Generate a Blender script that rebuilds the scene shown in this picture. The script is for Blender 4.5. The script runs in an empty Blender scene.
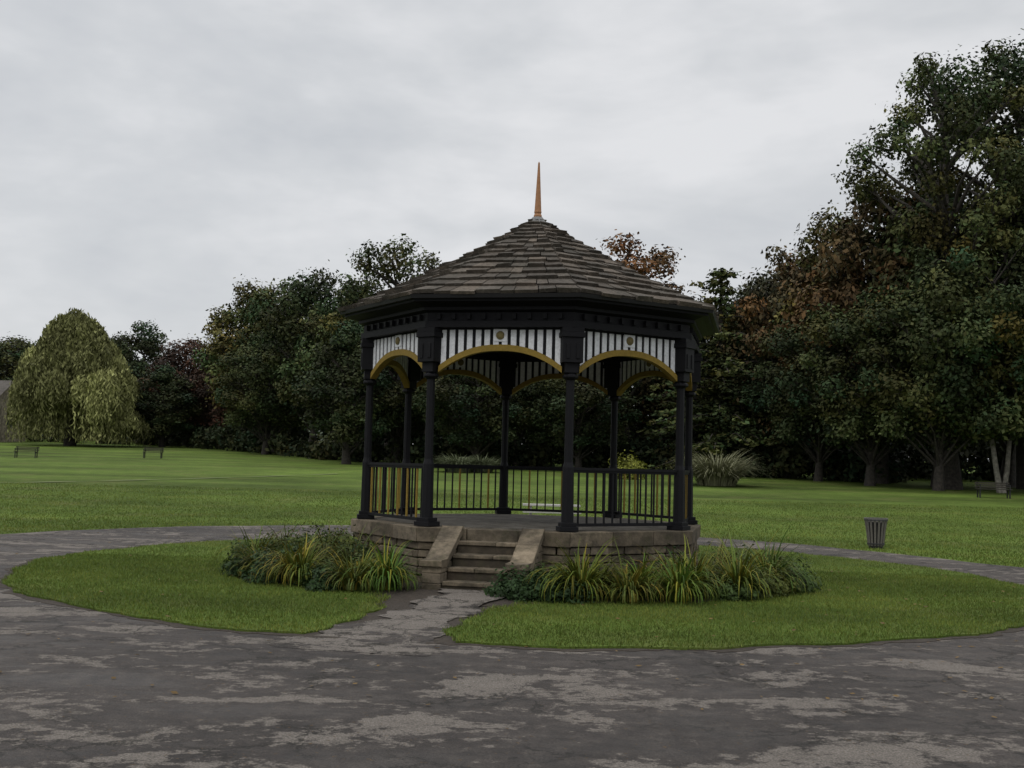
import bpy, math, random
import numpy as np
from mathutils import Vector, Matrix
from mathutils import noise as mn
random.seed(7); rng=np.random.default_rng(11)
D=math.radians
S=bpy.context.scene
COL=bpy.context.collection

# ------------------------------------------------------------------ materials
def newmat(name):
    m=bpy.data.materials.new(name); m.use_nodes=True
    nt=m.node_tree; b=nt.nodes['Principled BSDF']
    return m,nt,b
def N(nt,t,**kw):
    n=nt.nodes.new(t)
    for k,v in kw.items(): setattr(n,k,v)
    return n
def noise(nt,vec,scale,detail=6,rough=.6,dist=0):
    n=N(nt,'ShaderNodeTexNoise'); n.inputs['Scale'].default_value=scale
    n.inputs['Detail'].default_value=detail; n.inputs['Roughness'].default_value=rough
    n.inputs['Distortion'].default_value=dist
    if vec is not None: nt.links.new(vec,n.inputs['Vector'])
    return n
def ramp(nt,fac,stops,interp='LINEAR'):
    r=N(nt,'ShaderNodeValToRGB'); r.color_ramp.interpolation=interp
    e=r.color_ramp.elements
    while len(e)<len(stops): e.new(.5)
    for el,(p,c) in zip(e,stops):
        el.position=p; el.color=(c if len(c)==4 else (*c,1)) if isinstance(c,tuple) else (c,c,c,1)
    nt.links.new(fac,r.inputs['Fac']); return r
def mix(nt,a,b,fac,mode='MIX'):
    m=N(nt,'ShaderNodeMix',data_type='RGBA',blend_type=mode)
    for s,v in (('A',a),('B',b)):
        i=[x for x in m.inputs if x.name==s and x.type=='RGBA'][0]
        if isinstance(v,tuple): i.default_value=(*v,1) if len(v)==3 else v
        else: nt.links.new(v,i)
    if isinstance(fac,(int,float)): m.inputs[0].default_value=fac
    else: nt.links.new(fac,m.inputs[0])
    return [o for o in m.outputs if o.type=='RGBA'][0]
def math_(nt,op,a,b=None,c=None,clamp=False):
    n=N(nt,'ShaderNodeMath',operation=op); n.use_clamp=clamp
    for i,v in enumerate((a,b,c)):
        if v is None: continue
        if isinstance(v,(int,float)): n.inputs[i].default_value=v
        else: nt.links.new(v,n.inputs[i])
    return n.outputs[0]
def bump(nt,b,h,strength=.5,dist=.02):
    n=N(nt,'ShaderNodeBump'); n.inputs['Strength'].default_value=strength; n.inputs['Distance'].default_value=dist
    nt.links.new(h,n.inputs['Height']); nt.links.new(n.outputs[0],b.inputs['Normal'])
def pos(nt): return N(nt,'ShaderNodeNewGeometry').outputs['Position']
def objc(nt): return N(nt,'ShaderNodeTexCoord').outputs['Object']
def colattr(nt): 
    n=N(nt,'ShaderNodeAttribute'); n.attribute_name='Col'; return n.outputs['Color']

def m_foliage(name,rough=.6,transl=.25):
    m,nt,b=newmat(name)
    oi=N(nt,'ShaderNodeObjectInfo')
    c=mix(nt,colattr(nt),oi.outputs['Color'],1.0,'MULTIPLY')
    nt.links.new(c,b.inputs['Base Color']); b.inputs['Roughness'].default_value=rough
    b.inputs['Specular IOR Level'].default_value=.12
    if transl>0:
        tr=N(nt,'ShaderNodeBsdfTranslucent'); nt.links.new(c,tr.inputs['Color'])
        ms=N(nt,'ShaderNodeMixShader'); ms.inputs[0].default_value=transl
        nt.links.new(b.outputs[0],ms.inputs[1]); nt.links.new(tr.outputs[0],ms.inputs[2])
        nt.links.new(ms.outputs[0],nt.nodes['Material Output'].inputs['Surface'])
    return m
def m_bark(name,c0,c1):
    m,nt,b=newmat(name); n=noise(nt,objc(nt),6,3)
    r=ramp(nt,n.outputs['Fac'],[(.35,c0),(.65,c1)]); nt.links.new(r.outputs[0],b.inputs['Base Color'])
    b.inputs['Roughness'].default_value=.9; return m
def m_attr(name,rough=.8,nscale=8,lo=.6,hi=1.25,bstr=.4,bdist=.02,spec=.3,extra=None):
    m,nt,b=newmat(name); p=pos(nt)
    n=noise(nt,p,nscale,7,.7); r=ramp(nt,n.outputs['Fac'],[(.3,lo),(.7,hi)])
    c=mix(nt,colattr(nt),r.outputs[0],1.0,'MULTIPLY')
    if extra: c=extra(nt,p,c)
    nt.links.new(c,b.inputs['Base Color']); b.inputs['Roughness'].default_value=rough
    b.inputs['Specular IOR Level'].default_value=spec
    bump(nt,b,n.outputs['Fac'],bstr,bdist); return m
def stone_extra(nt,p,c):
    n=noise(nt,p,2.2,5,.7); r=ramp(nt,n.outputs['Fac'],[(.42,0.),(.62,.75)])
    c=mix(nt,c,(.034,.030,.023),r.outputs[0])
    g=noise(nt,p,5.5,5,.7); r2=ramp(nt,g.outputs['Fac'],[(.52,0.),(.70,.5)])
    return mix(nt,c,(.048,.050,.024),r2.outputs[0])
def roof_extra(nt,p,c):
    n=noise(nt,p,9,6,.75); r=ramp(nt,n.outputs['Fac'],[(.60,0.),(.70,.6)])
    c=mix(nt,c,(.23,.215,.185),r.outputs[0])
    g=noise(nt,p,1.3,5,.75); r2=ramp(nt,g.outputs['Fac'],[(.46,0.),(.62,.65)])
    return mix(nt,c,(.040,.037,.028),r2.outputs[0])
M_leaf=m_foliage('leaf',.7,0); M_blade=m_foliage('grass_blade',.55,.2)
M_bark=m_bark('bark',(.018,.015,.012),(.05,.042,.034)); M_birch=m_bark('pale_bark',(.12,.11,.09),(.28,.26,.22))
M_stone=m_attr('sandstone',.9,7,.6,1.25,.7,.03,.2,stone_extra)
M_slate=m_attr('stone_slate',.9,14,.5,1.35,.8,.03,.2,roof_extra)
M_paint=m_attr('painted_wood',.6,20,.75,1.15,.15,.004,.16)
M_metal=m_attr('weathered_metal',.6,30,.7,1.2,.2,.003,.3)

# ------------------------------------------------------------------ mesh builder
class MB:
    def __init__(s): s.v=[];s.f=[];s.m=[];s.c=[]
    def add(s,verts,faces,mat=0,col=(1,1,1)):
        o=len(s.v); s.v+= [tuple(v) for v in verts]
        for f in faces: s.f.append([i+o for i in f]); s.m.append(mat); s.c.append(col)
    def box(s,c,h,rz=0,mat=0,col=(1,1,1),jit=0):
        ca,sa=math.cos(rz),math.sin(rz); vs=[]
        for x in(-1,1):
            for y in(-1,1):
                for z in(-1,1):
                    X=x*h[0]+random.uniform(-jit,jit);Y=y*h[1]+random.uniform(-jit,jit);Z=z*h[2]+random.uniform(-jit,jit)
                    vs.append((c[0]+X*ca-Y*sa,c[1]+X*sa+Y*ca,c[2]+Z))
        s.add(vs,[(0,1,3,2),(4,6,7,5),(0,4,5,1),(2,3,7,6),(0,2,6,4),(1,5,7,3)],mat,col)
    def ring(s,prof,n=8,rot=0,cx=0,cy=0,mat=0,col=(1,1,1),closed=False,caps=False):
        vs=[]
        for r,z in prof:
            for k in range(n):
                a=rot+2*math.pi*k/n; vs.append((cx+r*math.sin(a),cy-r*math.cos(a),z))
        fs=[]; L=len(prof); R=L if closed else L-1
        for i in range(R):
            j=(i+1)%L
            for k in range(n): fs.append((i*n+k,i*n+(k+1)%n,j*n+(k+1)%n,j*n+k))
        if caps: fs.append(tuple(range(n))[::-1]); fs.append(tuple((L-1)*n+k for k in range(n)))
        s.add(vs,fs,mat,col)
    def tube(s,pts,rad,n=7,mat=0,col=(1,1,1)):
        vs=[];fs=[]
        pts=[Vector(p) for p in pts]
        for i,p in enumerate(pts):
            d=(pts[min(i+1,len(pts)-1)]-pts[max(i-1,0)]).normalized()
            a=d.cross(Vector((0.3,1,.1))); a.normalize(); b=d.cross(a)
            for k in range(n):
                t=2*math.pi*k/n; q=p+(a*math.cos(t)+b*math.sin(t))*rad[i]; vs.append(q[:])
        for i in range(len(pts)-1):
            for k in range(n): fs.append((i*n+k,i*n+(k+1)%n,(i+1)*n+(k+1)%n,(i+1)*n+k))
        fs.append(tuple((len(pts)-1)*n+k for k in range(n)))
        s.add(vs,fs,mat,col)
    def mesh(s,name,mats,smooth=False):
        me=bpy.data.meshes.new(name); me.from_pydata(s.v,[],s.f)
        for m in mats: me.materials.append(m)
        me.polygons.foreach_set('material_index',s.m)
        a=me.attributes.new('Col','FLOAT_COLOR','FACE')
        a.data.foreach_set('color',np.array([(*c,1) for c in s.c],dtype=np.float32).ravel())
        if smooth: me.polygons.foreach_set('use_smooth',[True]*len(s.f))
        me.update(); return me
def addobj(name,me,loc=(0,0,0),parent=None,bevel=0,color=None):
    o=bpy.data.objects.new(name,me); COL.objects.link(o); o.location=loc
    if parent: o.parent=parent
    if bevel:
        b=o.modifiers.new('b','BEVEL'); b.width=bevel; b.segments=2; b.limit_method='ANGLE'
    if color: o.color=(*color,1)
    return o
def empty(name,loc):
    e=bpy.data.objects.new(name,None); COL.objects.link(e); e.location=loc; e.empty_display_size=.2; return e
def np_mesh(name,V,k,cols,mats,midx=None,extra=None):
    n=len(V)//k; ev=np.array(extra.v,dtype=np.float32).reshape(-1,3) if extra and extra.v else np.zeros((0,3),np.float32)
    me=bpy.data.meshes.new(name)
    allv=np.concatenate([V.astype(np.float32),ev]); me.vertices.add(len(allv)); me.vertices.foreach_set('co',allv.ravel())
    ls=[np.arange(n*k)]; starts=list(np.arange(n)*k); tot=n*k
    ef=extra.f if extra else []
    es=[]
    for f in ef: es.append(tot); ls.append(np.array(f)+n*k); tot+=len(f)
    li=np.concatenate(ls).astype(np.int32)
    me.loops.add(len(li)); me.loops.foreach_set('vertex_index',li)
    me.polygons.add(n+len(ef)); me.polygons.foreach_set('loop_start',np.array(list(starts)+es,dtype=np.int32))
    mi=np.zeros(n+len(ef),np.int32)
    if extra and ef: mi[n:]=np.array(extra.m)
    for m in mats: me.materials.append(m)
    me.polygons.foreach_set('material_index',mi)
    a=me.attributes.new('Col','FLOAT_COLOR','FACE')
    c=np.ones((n+len(ef),4),np.float32); c[:n,:3]=cols
    if ef: c[n:,:3]=np.array(extra.c)
    a.data.foreach_set('color',c.ravel()); me.update(calc_edges=True); me.validate(); return me

# ------------------------------------------------------------------ terrain
def tz(y):
    if y<24: return 0.
    if y<36: return .032*(y-24)**2/24
    if y<150: return .192+.032*(y-36)
    return .192+.032*114+.008*(y-150)
BX,BY=.40,20.9          # bandstand centre
GA=D(-12.5)             # direction the steps face
nS=Vector((math.sin(GA),-math.cos(GA))); tS=Vector((math.cos(GA),math.sin(GA)))
def grid(name,xs,ys,off,mat):
    V=[(x,y,tz(y)+off) for y in ys for x in xs]; nx=len(xs)
    F=[(j*nx+i,j*nx+i+1,(j+1)*nx+i+1,(j+1)*nx+i) for j in range(len(ys)-1) for i in range(nx-1)]
    me=bpy.data.meshes.new(name); me.from_pydata(V,[],F); me.materials.append(mat); return addobj(name,me)

m,nt,b=newmat('lawn_ground'); p=pos(nt)
n1=noise(nt,p,.12,3,.6); n2=noise(nt,p,1.3,6,.7); n3=noise(nt,p,28,4,.8)
c=ramp(nt,n2.outputs['Fac'],[(.3,(.064,.098,.018)),(.5,(.086,.130,.023)),(.7,(.116,.156,.034))]).outputs[0]
c=mix(nt,c,ramp(nt,n1.outputs['Fac'],[(.35,.72),(.65,1.2)]).outputs[0],1.,'MULTIPLY')
c=mix(nt,c,ramp(nt,n3.outputs['Fac'],[(.3,.55),(.7,1.35)]).outputs[0],1.,'MULTIPLY')
mp=N(nt,'ShaderNodeMapping'); mp.inputs['Scale'].default_value=(.03,.28,1); nt.links.new(p,mp.inputs['Vector'])
n4=noise(nt,mp.outputs[0],1.,3,.5); c=mix(nt,c,ramp(nt,n4.outputs['Fac'],[(.38,.72),(.6,1.2)]).outputs[0],1.,'MULTIPLY')
n5=noise(nt,p,.45,5,.65); c=mix(nt,c,(.14,.135,.05),ramp(nt,n5.outputs['Fac'],[(.52,0.),(.72,.55)]).outputs[0])
nt.links.new(c,b.inputs['Base Color']); b.inputs['Roughness'].default_value=.9; b.inputs['Specular IOR Level'].default_value=.1
bump(nt,b,n3.outputs['Fac'],.8,.04); M_lawn=m
xs=[-700,-400,-200,-120]+[i*4 for i in range(-25,26)]+[120,200,400,700]
ys=[-200,-60,-20,0,10,16,20]+[24+i*1 for i in range(0,14)]+[40+i*5 for i in range(0,23)]+[152,170,200,300,500,900]
grid('ground',xs,ys,0,M_lawn)

# asphalt
def asphalt(name,path=False):
    m,nt,b=newmat(name); p=pos(nt)
    mp=N(nt,'ShaderNodeMapping'); mp.inputs['Scale'].default_value=(.70,1.15,1); mp.inputs['Rotation'].default_value=(0,0,.15); nt.links.new(p,mp.inputs['Vector'])
    big=noise(nt,mp.outputs[0],.85,8,.70,.4); mid=noise(nt,p,4.2,8,.78); fine=noise(nt,p,60,3,.8); wide=noise(nt,p,.28,3,.5)
    base=ramp(nt,mid.outputs['Fac'],[(.30,(.029,.025,.022)),(.48,(.054,.046,.041)),(.70,(.100,.087,.076))]).outputs[0]
    base=mix(nt,base,ramp(nt,wide.outputs['Fac'],[(.35,.72),(.65,1.3)]).outputs[0],1.,'MULTIPLY')
    mk=math_(nt,'ADD',big.outputs['Fac'],math_(nt,'MULTIPLY',mid.outputs['Fac'],.50))
    if path:
        sx=N(nt,'ShaderNodeSeparateXYZ'); nt.links.new(p,sx.inputs[0])
        u=math_(nt,'ADD',math_(nt,'MULTIPLY',math_(nt,'SUBTRACT',sx.outputs[0],BX),tS.x),math_(nt,'MULTIPLY',math_(nt,'SUBTRACT',sx.outputs[1],BY),tS.y))
        s_=math_(nt,'ADD',math_(nt,'MULTIPLY',math_(nt,'SUBTRACT',sx.outputs[0],BX),nS.x),math_(nt,'MULTIPLY',math_(nt,'SUBTRACT',sx.outputs[1],BY),nS.y))
        au=math_(nt,'ABSOLUTE',u)
        f1=N(nt,'ShaderNodeMapRange'); f1.inputs['From Min'].default_value=.75; f1.inputs['From Max'].default_value=.35; f1.clamp=True; nt.links.new(au,f1.inputs['Value'])
        f2=N(nt,'ShaderNodeMapRange'); f2.inputs['From Min'].default_value=9.3; f2.inputs['From Max'].default_value=7.8; f2.clamp=True; nt.links.new(s_,f2.inputs['Value'])
        mk=math_(nt,'ADD',mk,math_(nt,'MULTIPLY',math_(nt,'MULTIPLY',f1.outputs[0],f2.outputs[0]),.17))
        det=noise(nt,p,2.6,6,.7,.5); mk=math_(nt,'ADD',mk,math_(nt,'MULTIPLY',math_(nt,'SUBTRACT',det.outputs['Fac'],.48),.6))
    mask=ramp(nt,mk,[(.775,0.),(.805,.8),(.95,1.)]).outputs[0]
    light=ramp(nt,fine.outputs['Fac'],[(.3,(.130,.114,.098)),(.7,(.215,.190,.165))]).outputs[0]
    c=mix(nt,base,light,mask)
    c=mix(nt,c,ramp(nt,fine.outputs['Fac'],[(.3,.5),(.7,1.45)]).outputs[0],1.,'MULTIPLY')
    wv=noise(nt,p,1.6,6,.75); vadd=N(nt,'ShaderNodeVectorMath',operation='MULTIPLY_ADD'); vadd.inputs[1].default_value=(1.1,1.1,0); nt.links.new(wv.outputs['Color'],vadd.inputs[0]); nt.links.new(p,vadd.inputs[2])
    vo=N(nt,'ShaderNodeTexVoronoi',feature='DISTANCE_TO_EDGE'); vo.inputs['Scale'].default_value=2.0 if path else 1.2; nt.links.new(vadd.outputs[0],vo.inputs['Vector'])
    cr=ramp(nt,vo.outputs['Distance'],[(.008,.9),(.04,0.)]).outputs[0]
    if path: c=mix(nt,c,(.022,.019,.015),cr)
    else:
        gate=ramp(nt,noise(nt,p,.5,3,.6).outputs['Fac'],[(.45,0.),(.56,1.)]).outputs[0]
        c=mix(nt,c,(.018,.016,.013),mix(nt,cr,gate,1.,'MULTIPLY'))
    sp_=noise(nt,p,22,2,.6); c=mix(nt,c,(.10,.062,.026),ramp(nt,sp_.outputs['Fac'],[(.69,0.),(.72,.8)]).outputs[0])
    nt.links.new(c,b.inputs['Base Color'])
    nt.links.new(ramp(nt,mk,[(.6,.55),(.8,.9)]).outputs[0],b.inputs['Roughness']); b.inputs['Specular IOR Level'].default_value=.25
    bump(nt,b,math_(nt,'ADD',fine.outputs['Fac'],mk),.8,.03); return m
M_asph=asphalt('asphalt'); M_path=asphalt('worn_path',True)
OX,OY,OR=-1.0,20.5,12.7
def outer(a):
    s=math.sin(a)
    if s>-.30: return OR+.10*math.sin(a*9)+.06*math.sin(a*23+1)+.04*math.sin(a*41)
    return min(90,(OR-.1)+ (-.30-s)*260) 
V=[(OX,OY,.014)];F=[];nr,na=22,180
for i in range(1,nr+1):
    for k in range(na):
        a=2*math.pi*k/na; r=outer(a)*i/nr if outer(a)<14 else (OR*i/16 if i<=16 else OR+(outer(a)-OR)*(i-16)/(nr-16))
        x=OX+r*math.cos(a); y=OY+r*math.sin(a); V.append((x,y,tz(y)+.014))
for k in range(na): F.append((0,1+k,1+(k+1)%na))
for i in range(1,nr):
    for k in range(na):
        a0=1+(i-1)*na; a1=1+i*na; F.append((a0+k,a1+k,a1+(k+1)%na,a0+(k+1)%na))
me=bpy.data.meshes.new('asphalt_path'); me.from_pydata(V,[],F); me.materials.append(M_asph); addobj('asphalt_path',me)

m,nt,b=newmat('soil'); p=pos(nt); n=noise(nt,p,14,7,.8)
nt.links.new(ramp(nt,n.outputs['Fac'],[(.3,(.020,.015,.010)),(.7,(.072,.054,.038))]).outputs[0],b.inputs['Base Color']); b.inputs['Roughness'].default_value=.95
bump(nt,b,n.outputs['Fac'],1,.05); M_soil=m
RG=8.7
def rag(a,r=RG,k=1.): return k*(.07*mn.noise(Vector((math.sin(a)*r*1.6,math.cos(a)*r*1.6,1)))+.07*mn.noise(Vector((math.sin(a)*r*5,math.cos(a)*r*5,4))))
def lawn_r(a): return RG+.06*math.sin(a*11)+.04*math.sin(a*29+2)+rag(a)
def path_half(s,side):
    wob=.05*math.sin(s*6+side)+.05*mn.noise(Vector((s*5,side*3,0)))
    if side<0: return .66+ .55*max(0,(6.4-s)/2.0) + .10*max(0,(s-7.8))+wob
    return .66+ .55*max(0,(5.6-s)/1.4) + .35*max(0,(s-7.9))+wob
def bed_r(a):
    d=math.degrees(a)
    r=4.0
    if -104<d<-14: r=4.0+1.35*math.sin(math.pi*(d+104)/90)
    if -12<d<90: r=4.1+.9*math.sin(math.pi*(d+12)/102)**.7
    return r+.08*math.sin(a*17)+rag(a,4.5)
def in_lawn(x,y,marg=0):
    lx,ly=x-BX,y-BY; r=math.hypot(lx,ly); a=math.atan2(lx,-ly)
    if r>lawn_r(a)-marg or r<bed_r(a): return False
    s=lx*nS.x+ly*nS.y; u=lx*tS.x+ly*tS.y
    if s>0 and abs(u)<path_half(s,1 if u>0 else -1)+marg: return False
    return True
def lawn_sector(name,z,shr,mat,gx=(0,0),jag=0.):
    na,nr=420,30; V=[];F=[]
    for j in range(nr+1):
        t=j/nr
        for i in range(na+1):
            w=i/na
            r0=4.0; r=r0+(RG-r0)*t
            gl=math.asin(min(.99,(path_half(r,1)+shr+gx[1])/r)); gr=math.asin(min(.99,(path_half(r,-1)+shr+gx[0])/r))
            A0=GA+gl; A1=GA+2*math.pi-gr
            a=A0+(A1-A0)*w
            aa=(a+math.pi)%(2*math.pi)-math.pi
            rb=bed_r(aa)+shr; re=lawn_r(aa)-shr+jag*(mn.noise(Vector((math.sin(a)*9,math.cos(a)*9,7)))+.6*mn.noise(Vector((math.sin(a)*40,math.cos(a)*40,2))))
            rr=rb+(re-rb)*t
            V.append((BX+rr*math.sin(a),BY-rr*math.cos(a),tz(BY-rr*math.cos(a))+z))
    n=na+1
    for j in range(nr):
        for i in range(na): F.append((j*n+i,j*n+i+1,(j+1)*n+i+1,(j+1)*n+i))
    loop=[i for i in range(n)]+[j*n+n-1 for j in range(1,nr+1)]+[nr*n+i for i in range(n-2,-1,-1)]+[j*n for j in range(nr-1,0,-1)]
    o=len(V)
    for q in loop:
        v=V[q]; V.append((v[0],v[1],v[2]-z+.002))
    for k in range(len(loop)): F.append((loop[k],o+k,o+(k+1)%len(loop),loop[(k+1)%len(loop)]))
    me=bpy.data.meshes.new(name); me.from_pydata(V,[],F); me.materials.append(mat); return addobj(name,me)
lawn_sector('lawn_edging_soil',.020,-.13,M_soil,(-.30,-.16),.20)
lawn_sector('circular_lawn',.042,0.,M_lawn)
mb=MB(); mb.ring([(3.0,.030),(3.8,.066),(4.6,.058),(5.40,.018)],64); 
addobj('flower_bed_soil',mb.mesh('flower_bed_soil',[M_soil]),(BX,BY,0))
V=[];F=[]; ns=60
for i in range(ns+1):
    s=3.9+5.6*i/ns
    wl=(.42+.10*math.sin(s*5)+.05*math.sin(s*13)+.10*mn.noise(Vector((s*6,0,0))))+.35*max(0,min(1,(s-7.2)/1.5)); wr=.52+.09*math.sin(s*4+2)+.10*mn.noise(Vector((s*6,5,0)))+.3*max(0,min(1,(s-7.2)/1.5))
    zz=.080 if s<4.6 else max(.0175,.080-(s-4.6)*.05)
    if s<8.6: zz=max(zz,.030)
    for u in (-wl,-wl/3,wr/3,wr):
        q=Vector((BX,BY))+nS*s+tS*u; V.append((q.x,q.y,zz))
for i in range(ns):
    for k in range(3): F.append((i*4+k,i*4+k+1,i*4+k+5,i*4+k+4))
me=bpy.data.meshes.new('footpath'); me.from_pydata(V,[],F); me.materials.append(M_path); addobj('footpath',me)
m,nt,b=newmat('worn_grass'); p=pos(nt); n=noise(nt,p,3,5,.7)
nt.links.new(ramp(nt,n.outputs['Fac'],[(.3,(.09,.13,.03)),(.7,(.18,.19,.08))]).outputs[0],b.inputs['Base Color']); b.inputs['Roughness'].default_value=.95
V=[];F=[]
for i in range(41):
    t=i/40; x=-26+16*t; y=46.5+20*t**1.5; w=.16+.1*math.sin(i)
    V+=[(x,y-w*1.5,tz(y-w*1.5)+.03),(x,y+w*1.5,tz(y+w*1.5)+.03)]
for i in range(40): F.append((2*i,2*i+2,2*i+3,2*i+1))
me=bpy.data.meshes.new('worn_track'); me.from_pydata(V,[],F); me.materials.append(m); addobj('worn_track',me)

def blades(name,pts,hmin,hmax,w,col):
    n=len(pts); a=rng.uniform(0,2*np.pi,n); h=rng.uniform(hmin,hmax,n)
    V=np.zeros((n,3,3)); dx=np.cos(a)*w; dy=np.sin(a)*w
    V[:,0]=pts; V[:,1]=pts; V[:,2]=pts
    V[:,0,0]-=dx; V[:,0,1]-=dy; V[:,1,0]+=dx; V[:,1,1]+=dy
    V[:,2,0]+=rng.normal(0,.4,n)*h; V[:,2,1]+=rng.normal(0,.4,n)*h; V[:,2,2]+=h
    br=rng.uniform(.6,1.35,(n,1)); yl=rng.uniform(0,1,(n,1))**3
    pn=np.array([mn.noise(Vector((q[0]*.5,q[1]*.5,0)))+.5*mn.noise(Vector((q[0]*2,q[1]*2,5))) for q in pts])[:,None]
    br=br*(1+.38*pn); yl=np.clip(yl+np.clip(pn,0,1)*.55,0,1)
    c=br*(np.array([[1,1,1]])*(1-yl)+yl*np.array([[1.6,1.12,1.3]]))
    return addobj(name,np_mesh(name,V.reshape(-1,3),3,c,[M_blade]),color=col)
GR=(.090,.138,.024)
P=[]
while len(P)<180000:
    r=math.sqrt(random.uniform(3.9**2,8.8**2)); a=random.uniform(-math.pi,math.pi)
    if r*math.cos(a)<-1 and random.random()<.55: continue
    x=BX+r*math.sin(a); y=BY-r*math.cos(a)
    if in_lawn(x,y,-.05*random.random()): P.append((x,y,tz(y)+.035))
blades('lawn_grass',np.array(P),.02,.055,.006,GR)
P=[]
while len(P)<110000:
    y=24+26*random.random()**1.3; x=random.uniform(-.48,.48)*y
    if math.hypot(x-OX,y-OY)<OR+.02: continue
    P.append((x,y,tz(y)-.005))
blades('meadow_grass',np.array(P),.03,.07,.011,GR)
mb=MB()
for _ in range(1100):
    y=9+random.random()*34; x=random.uniform(-.45,.5)*y
    if math.hypot(x-BX,y-BY)<5.4: continue
    if x<2 and random.random()<.5: continue
    z=tz(y)+(.085 if in_lawn(x,y) else (.03 if math.hypot(x-OX,y-OY)<OR or y<14 else .05)); a=random.uniform(0,6.28); l=random.uniform(.018,.04)
    d=Vector((math.cos(a),math.sin(a),random.uniform(-.2,.2)))*l; e_=Vector((-math.sin(a),math.cos(a),random.uniform(-.3,.3)))*l*.6; q=Vector((x,y,z))
    k=random.uniform(.6,1.3); mb.add([q-d,q+e_,q+d,q-e_],[(0,1,2,3)],0,(.15*k,.095*k,.035*k))
addobj('fallen_leaves',mb.mesh('fallen_leaves',[M_blade]),color=(1,1,1))

# ------------------------------------------------------------------ bandstand
bs=empty('bandstand',(BX,BY,0))
TH=D(10.0); R=2.99; ZD=.913; ZR=1.926; ZC=3.31; ZT=4.12; ZE=4.60; ZA=6.50
BLK=(.0075,.0075,.009); GOLD=(.23,.155,.030); WHT=(.66,.67,.69)
def pol(r,a,z=0): return (r*math.sin(a),-r*math.cos(a),z)
def stonecol(l=1.):
    b=random.uniform(.7,1.25)*l*.70; t=random.random()
    return (b*(.255+.02*t),b*(.21+.01*t),b*(.152))
mb=MB(); RD=3.2; ap=RD*math.cos(D(22.5)); half=RD*math.sin(D(22.5))
mb.ring([(RD-.14,0),(RD-.14,ZD-.03)],8,TH,caps=True,col=(.030,.026,.020))
for k in range(8):
    a=TH+D(45*k-22.5); tx=Vector((math.cos(a),math.sin(a),0)); nx=Vector((math.sin(a),-math.cos(a),0))
    z=.0; hs=[.15,.13,.14,.125,.135]
    for ci,hh in enumerate(hs):
        u=-half
        while u<half-.01:
            w=random.uniform(.22,.5); 
            if half-u-w<.15: w=half-u
            d=random.uniform(-.02,.025)
            cc=nx*(ap-.10+d)+tx*(u+w/2)
            mb.box((cc.x,cc.y,z+hh/2),(w/2-.008,.10,hh/2-.008),a,0,stonecol(.9),.008)
            u+=w
        z+=hh
    nseg=3
    for i in range(nseg):
        w=2*half*1.012/nseg; u=-half*1.012+w*(i+.5)
        cc=nx*(ap-.24+.045)+tx*u
        mb.box((cc.x,cc.y,(z+ZD)/2),(w/2-.004,.24,(ZD-z)/2-.002),a,0,stonecol(.9),.005)
mb.ring([(RD-.35,ZD-.02),(RD-.35,ZD+.006)],8,TH,caps=True,col=(.11,.10,.085))
addobj('plinth',mb.mesh('plinth',[M_stone]),parent=bs,bevel=.014)
mb=MB(); a=GA; tx=Vector((math.cos(a),math.sin(a),0)); nx=Vector((math.sin(a),-math.cos(a),0))
def sp(u,s,z): q=nx*(ap+s)+tx*u; return (q.x,q.y,z)
nst=5; rise=ZD/nst; run=.27
for i in range(nst-1):
    z1=rise*(nst-1-i); s0=run*i; s1=run*(i+1)
    mb.box(sp(0,(s0+s1)/2,(z1-.06)/2),(.50,run/2,(z1-.06)/2),a,0,(.070,.056,.040))
    u1=random.uniform(-.1,.15)
    for (p0,p1) in ((-.5,u1),(u1,.5)):
        mb.box(sp((p0+p1)/2,(s0+s1)/2+.015,z1-.03),((p1-p0)/2-.003,run/2+.012,.03),a,0,stonecol(1.15),.003)
for sd in(-1,1):
    u0,u1=sd*.505,sd*.80
    uc=(u0+u1)/2; hw=abs(u1-u0)/2
    L=1.16
    def top(s): return .93-.46*min(1,max(0,s/.86))
    zc=0
    for ci in range(6):
        hh=.15; s=-.0
        while s<L-.01:
            w=random.uniform(.22,.4)
            if L-s-w<.14: w=L-s
            zt=min(zc+hh,top(s+w)-.06)
            if zt-zc>.03:
                mb.box(sp(uc,s+w/2,(zc+zt)/2),(hw-random.uniform(0,.012),w/2-.005,(zt-zc)/2-.004),a,0,stonecol(1.0),.004)
            s+=w
        zc+=hh
    pr=[(0,0),(L-.02,0),(L-.02,top(L)-.06),(.86,top(.86)-.06),(0,top(0)-.06)]
    vs=[sp(uc-hw+.02,s_,z_) for s_,z_ in pr]+[sp(uc+hw-.02,s_,z_) for s_,z_ in pr]
    n=len(pr); mb.add(vs,[tuple(range(n)),tuple(range(n,2*n))[::-1]]+[(i,(i+1)%n,n+(i+1)%n,n+i) for i in range(n)],0,(.055,.045,.033))
    for (sA,sB) in ((-.0,.42),(.425,.88),(.885,L+.04)):
        zA,zB=top(sA),top(sB)
        pr=[(sA,zA-.07),(sB,zB-.07),(sB,zB+.02),(sA,zA+.02)]
        vs=[sp(uc-hw-.025,s_,z_) for s_,z_ in pr]+[sp(uc+hw+.025,s_,z_) for s_,z_ in pr]
        n=4; mb.add(vs,[(0,1,2,3),(7,6,5,4)]+[(i,(i+1)%n,n+(i+1)%n,n+i) for i in range(n)],0,stonecol(1.15))
addobj('steps',mb.mesh('steps',[M_stone]),parent=bs,bevel=.010)
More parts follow.
